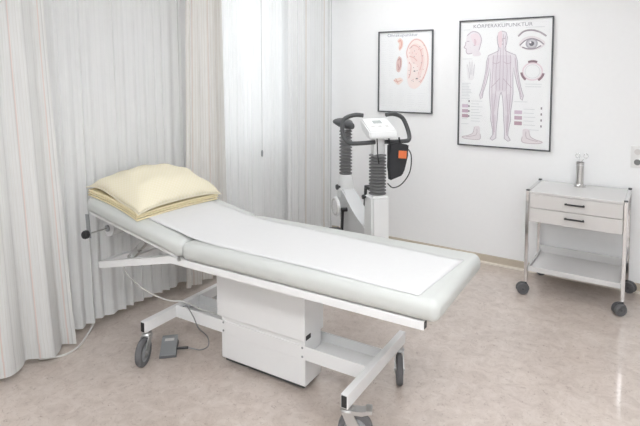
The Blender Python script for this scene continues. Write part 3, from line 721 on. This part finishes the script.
# feet
for s, X in ((1, 0), (-1, .97)):
    bod.fill('printed_foot', [(X+s*.19, .845), (X+s*.25, .845), (X+s*.255, .90), (X+s*.255, .94), (X+s*.15, .945), (X+s*.05, .94), (X+s*.06, .925), (X+s*.13, .915), (X+s*.18, .89)], (.885, .845, .865))
    bod.lines('printed_foot_lines', [[(X+s*.19, .85), (X+s*.175, .895), (X+s*.12, .918), (X+s*.055, .932), (X+s*.10, .946), (X+s*.25, .944), (X+s*.258, .90)], [(X+s*.22, .86), (X+s*.21, .91), (X+s*.10, .93)]], .0045, (.70, .62, .66))

# ------------------------------------------------------------------ exercise bike
BKA = math.atan2(-.36, .46)
bike = thing('exercise_bike', 'white exercise bike with dark grey rubber bellows and loop handlebars', 'exercise bike', (.50, -.745, 0), BKA)
# local: x from saddle post (0) to handlebar post (.585); y to the rider's left; z up
HX = .585
for x, hw in ((-.12, .22), (HX+.10, .24)):
    b = new_bm(); box2(b, (x-.035, -hw, .015), (x+.035, hw, .065), .012, 3); fb = obj('floor_bar', b, 'bike_white', bike, True, 40)
    for s in (-1, 1):
        b = new_bm(); lathe(b, [(.024, 0), (.026, .004), (.022, .018)], (x, s*(hw-.04), 0), 16); obj('rubber_foot', b, 'black_plastic', fb, True, 30)
b = new_bm(); box2(b, (-.14, -.05, .05), (HX+.12, .05, .11), .012, 3); obj('floor_beam', b, 'bike_white', bike, True, 40)
# central shroud with curved leading edge
sh_o = [(.24, .10), (.50, .10), (.56, .20), (.55, .40), (.50, .48)]+[(.50-.44*k/8, .48+.17*(k/8)**1.6) for k in range(1, 9)]+[(-.06, .65), (-.035, .54), (.03, .42), (.12, .30)]
b = new_bm(); prism(b, sh_o, -.055, .055, 'xz'); bmesh.ops.bevel(b, geom=[e for e in b.edges if abs(e.verts[0].co.y-e.verts[1].co.y) < 1e-6], offset=.012, segments=2, affect='EDGES'); shr = obj('shroud', b, 'bike_grey', bike, True, 35)
# saddle post housing, bellows, saddle
def bellows(name, x, z0, z1, r, n):
    prof = [(r*.55, z0)]
    for k in range(n):
        a = z0+(z1-z0)*k/n; d = (z1-z0)/n
        prof += [(r*.72, a+.04*d), (r, a+.30*d), (r, a+.55*d), (r*.72, a+.90*d)]
    prof.append((r*.55, z1)); b = new_bm(); lathe(b, prof, (x, 0, 0), 28); return obj(name, b, 'bellows_rubber', bike, True, 50)
b = new_bm(); lathe(b, [(.066, .58), (.064, .67), (.052, .745), (.048, .752)], (0, 0, 0), 24); col_ = obj('saddle_post_collar', b, 'bike_white', bike, True, 40)
b = new_bm(); lathe(b, [(.008, -.062), (.012, -.075), (.022, -.082), (.020, -.094), (.006, -.096)], (.045, 0, .665), 12, 'y'); obj('height_knob', b, 'black_plastic', col_, True, 30)
bellows('saddle_bellows', 0, .75, 1.10, .050, 14)
b = new_bm(); cyl(b, (0, 0, 1.09), (0, 0, 1.125), .03, 14); obj('saddle_stem', b, 'zinc', bike, True, 30)
b = new_bm()
so_sections = [(-.14, .045, .020, 1.165), (-.10, .072, .034, 1.163), (-.03, .070, .040, 1.157), (.04, .045, .038, 1.152), (.10, .030, .032, 1.148), (.135, .018, .022, 1.145)]
rings = []
for x, hw, hh, zc in so_sections:
    rings.append([b.verts.new((x, hw*cos(2*pi*k/16), zc-.008+hh*sin(2*pi*k/16)*(.75 if sin(2*pi*k/16) > 0 else 1))) for k in range(16)])
for r0, r1 in zip(rings, rings[1:]):
    for k in range(16): b.faces.new((r0[k], r0[(k+1) % 16], r1[(k+1) % 16], r1[k]))
b.faces.new(rings[0]); b.faces.new(rings[-1]); obj('saddle', b, 'dark_rubber', bike, True)
# handlebar column
b = new_bm(); prism(b, [(HX-.085, .10), (HX+.085, .10), (HX+.068, .725), (HX-.062, .725)], -.070, .056, 'xz'); bmesh.ops.bevel(b, geom=b.edges[:], offset=.014, segments=3, affect='EDGES'); hc = obj('front_column', b, 'bike_white', bike, True, 40)
b = new_bm(); lathe(b, [(.006, -.071), (.010, -.080), (.017, -.085), (.015, -.096), (.005, -.098)], (HX-.03, 0, .705), 12, 'y'); obj('height_knob', b, 'black_plastic', hc, True, 30)
bellows('handlebar_bellows', HX, .722, 1.00, .058, 13)
b = new_bm(); box2(b, (HX-.03, -.040, .985), (HX+.032, .040, 1.15), .01, 3); obj('console_neck', b, 'bike_white', bike, True, 40)
# handlebar loops either side of the console
for s in (-1, 1):
    b = new_bm()
    pts = [(HX-.05, s*.085, 1.252), (HX-.06, s*.14, 1.256), (HX-.07, s*.20, 1.238), (HX-.06, s*.228, 1.205), (HX-.02, s*.240, 1.13), (HX+.02, s*.222, 1.088), (HX+.03, s*.18, 1.078), (HX+.03, s*.035, 1.080)]
    tube(b, catmull(pts, 6), .0145, 12); obj('handlebar', b, 'dark_rubber', bike, True, 50)
# console: wedge with sloping face
cons = [(HX-.075, 1.205), (HX-.065, 1.232), (HX+.085, 1.160), (HX+.10, 1.115), (HX+.06, 1.105), (HX-.04, 1.150)]
b = new_bm(); prism(b, cons, -.098, .098, 'xz'); bmesh.ops.bevel(b, geom=b.edges[:], offset=.008, segments=2, affect='EDGES'); co_ = obj('console', b, 'bike_white', bike, True, 40)
ang = math.atan2(-.07, .15)
b = new_bm(); box(b, (HX-.015, 0, 1.2088), (.036, .062, .004), .001, rot=Matrix.Rotation(-ang, 3, 'Y')); obj('display', b, 'lcd', co_)
b = new_bm()
for k in range(3): box(b, (HX+.035, -.05+.05*k, 1.1848), (.014, .022, .004), .001, rot=Matrix.Rotation(-ang, 3, 'Y'))
obj('buttons', b, 'trolley_top', co_)
b = new_bm(); tube(b, catmull([(HX+.085, -.045, 1.118), (HX+.080, -.04, 1.07), (HX+.066, -.03, 1.00), (HX+.064, -.02, .94)], 6), .004, 8); obj('sensor_lead', b, 'black_plastic', bike, True)
# crank, pedal and guard on the side that faces the curtains
b = new_bm(); lathe(b, [(.010, -.125), (.07, -.123), (.075, -.115), (.07, -.106), (.02, -.102)], (.10, 0, .53), 30, 'y'); gd = obj('crank_guard', b, 'bike_white', bike, True, 30)
b = new_bm(); tube(b, [(.10+.060*cos(2*pi*k/24), -.126, .53+.060*sin(2*pi*k/24)) for k in range(24)], .006, 6, True); obj('guard_ring', b, 'trolley_top', gd, True)
for s, dz in ((-1, -.15), (1, .15)):
    b = new_bm(); rbar(b, (.17, s*.090, .52), (.17, s*.095, .52+dz), .014, .026, (1, 0, 0)); cyl(b, (.17, s*.05, .52), (.17, s*.100, .52), .016, 12); ck = obj('crank', b, 'black_plastic', bike)
    b = new_bm(); box2(b, (.12, s*.103, .508+dz), (.22, s*.185, .533+dz), .006); obj('pedal', b, 'black_plastic', ck)
# pouch hung from the handlebar, with an orange tag, and its lead
pouch = thing('sensor_pouch', 'black hanging pouch with an orange square on the exercise bike handlebar', 'pouch', (.50-.018*.62, -.745-.018*.79, .062), BKA)
b = new_bm(); poly = [(.052, 1.010), (.118, 1.016), (.196, 1.000), (.190, .93), (.165, .835), (.155, .800), (.062, .770), (.055, .86)]
prism(b, poly, HX+.066, HX+.104, 'yz'); bmesh.ops.bevel(b, geom=b.edges[:], offset=.008, segments=2, affect='EDGES'); obj('pouch_body', b, 'black_cloth', pouch, True, 40)
b = new_bm(); prism(b, [(.060, 1.008), (.19, 1.000), (.186, .955), (.064, .965)], HX+.104, HX+.110, 'yz'); obj('flap', b, 'black_cloth', pouch)
b = new_bm(); prism(b, [(.118, .968), (.176, .962), (.172, .912), (.116, .918)], HX+.108, HX+.113, 'yz'); obj('orange_tag', b, 'orange', pouch)
b = new_bm()
for y in (.075, .15): tube(b, [(HX+.075, y, 1.0), (HX+.055, y, 1.03), (HX+.048, y, 1.045)], .006, 8)
obj('strap', b, 'black_cloth', pouch, True)
b = new_bm(); tube(b, catmull([(HX+.085, .185, .985), (HX+.085, .222, .93), (HX+.085, .215, .82), (HX+.08, .16, .74), (HX+.07, .10, .715), (HX+.062, .062, .745)], 8), .004, 8); obj('lead', b, 'black_plastic', pouch, True)
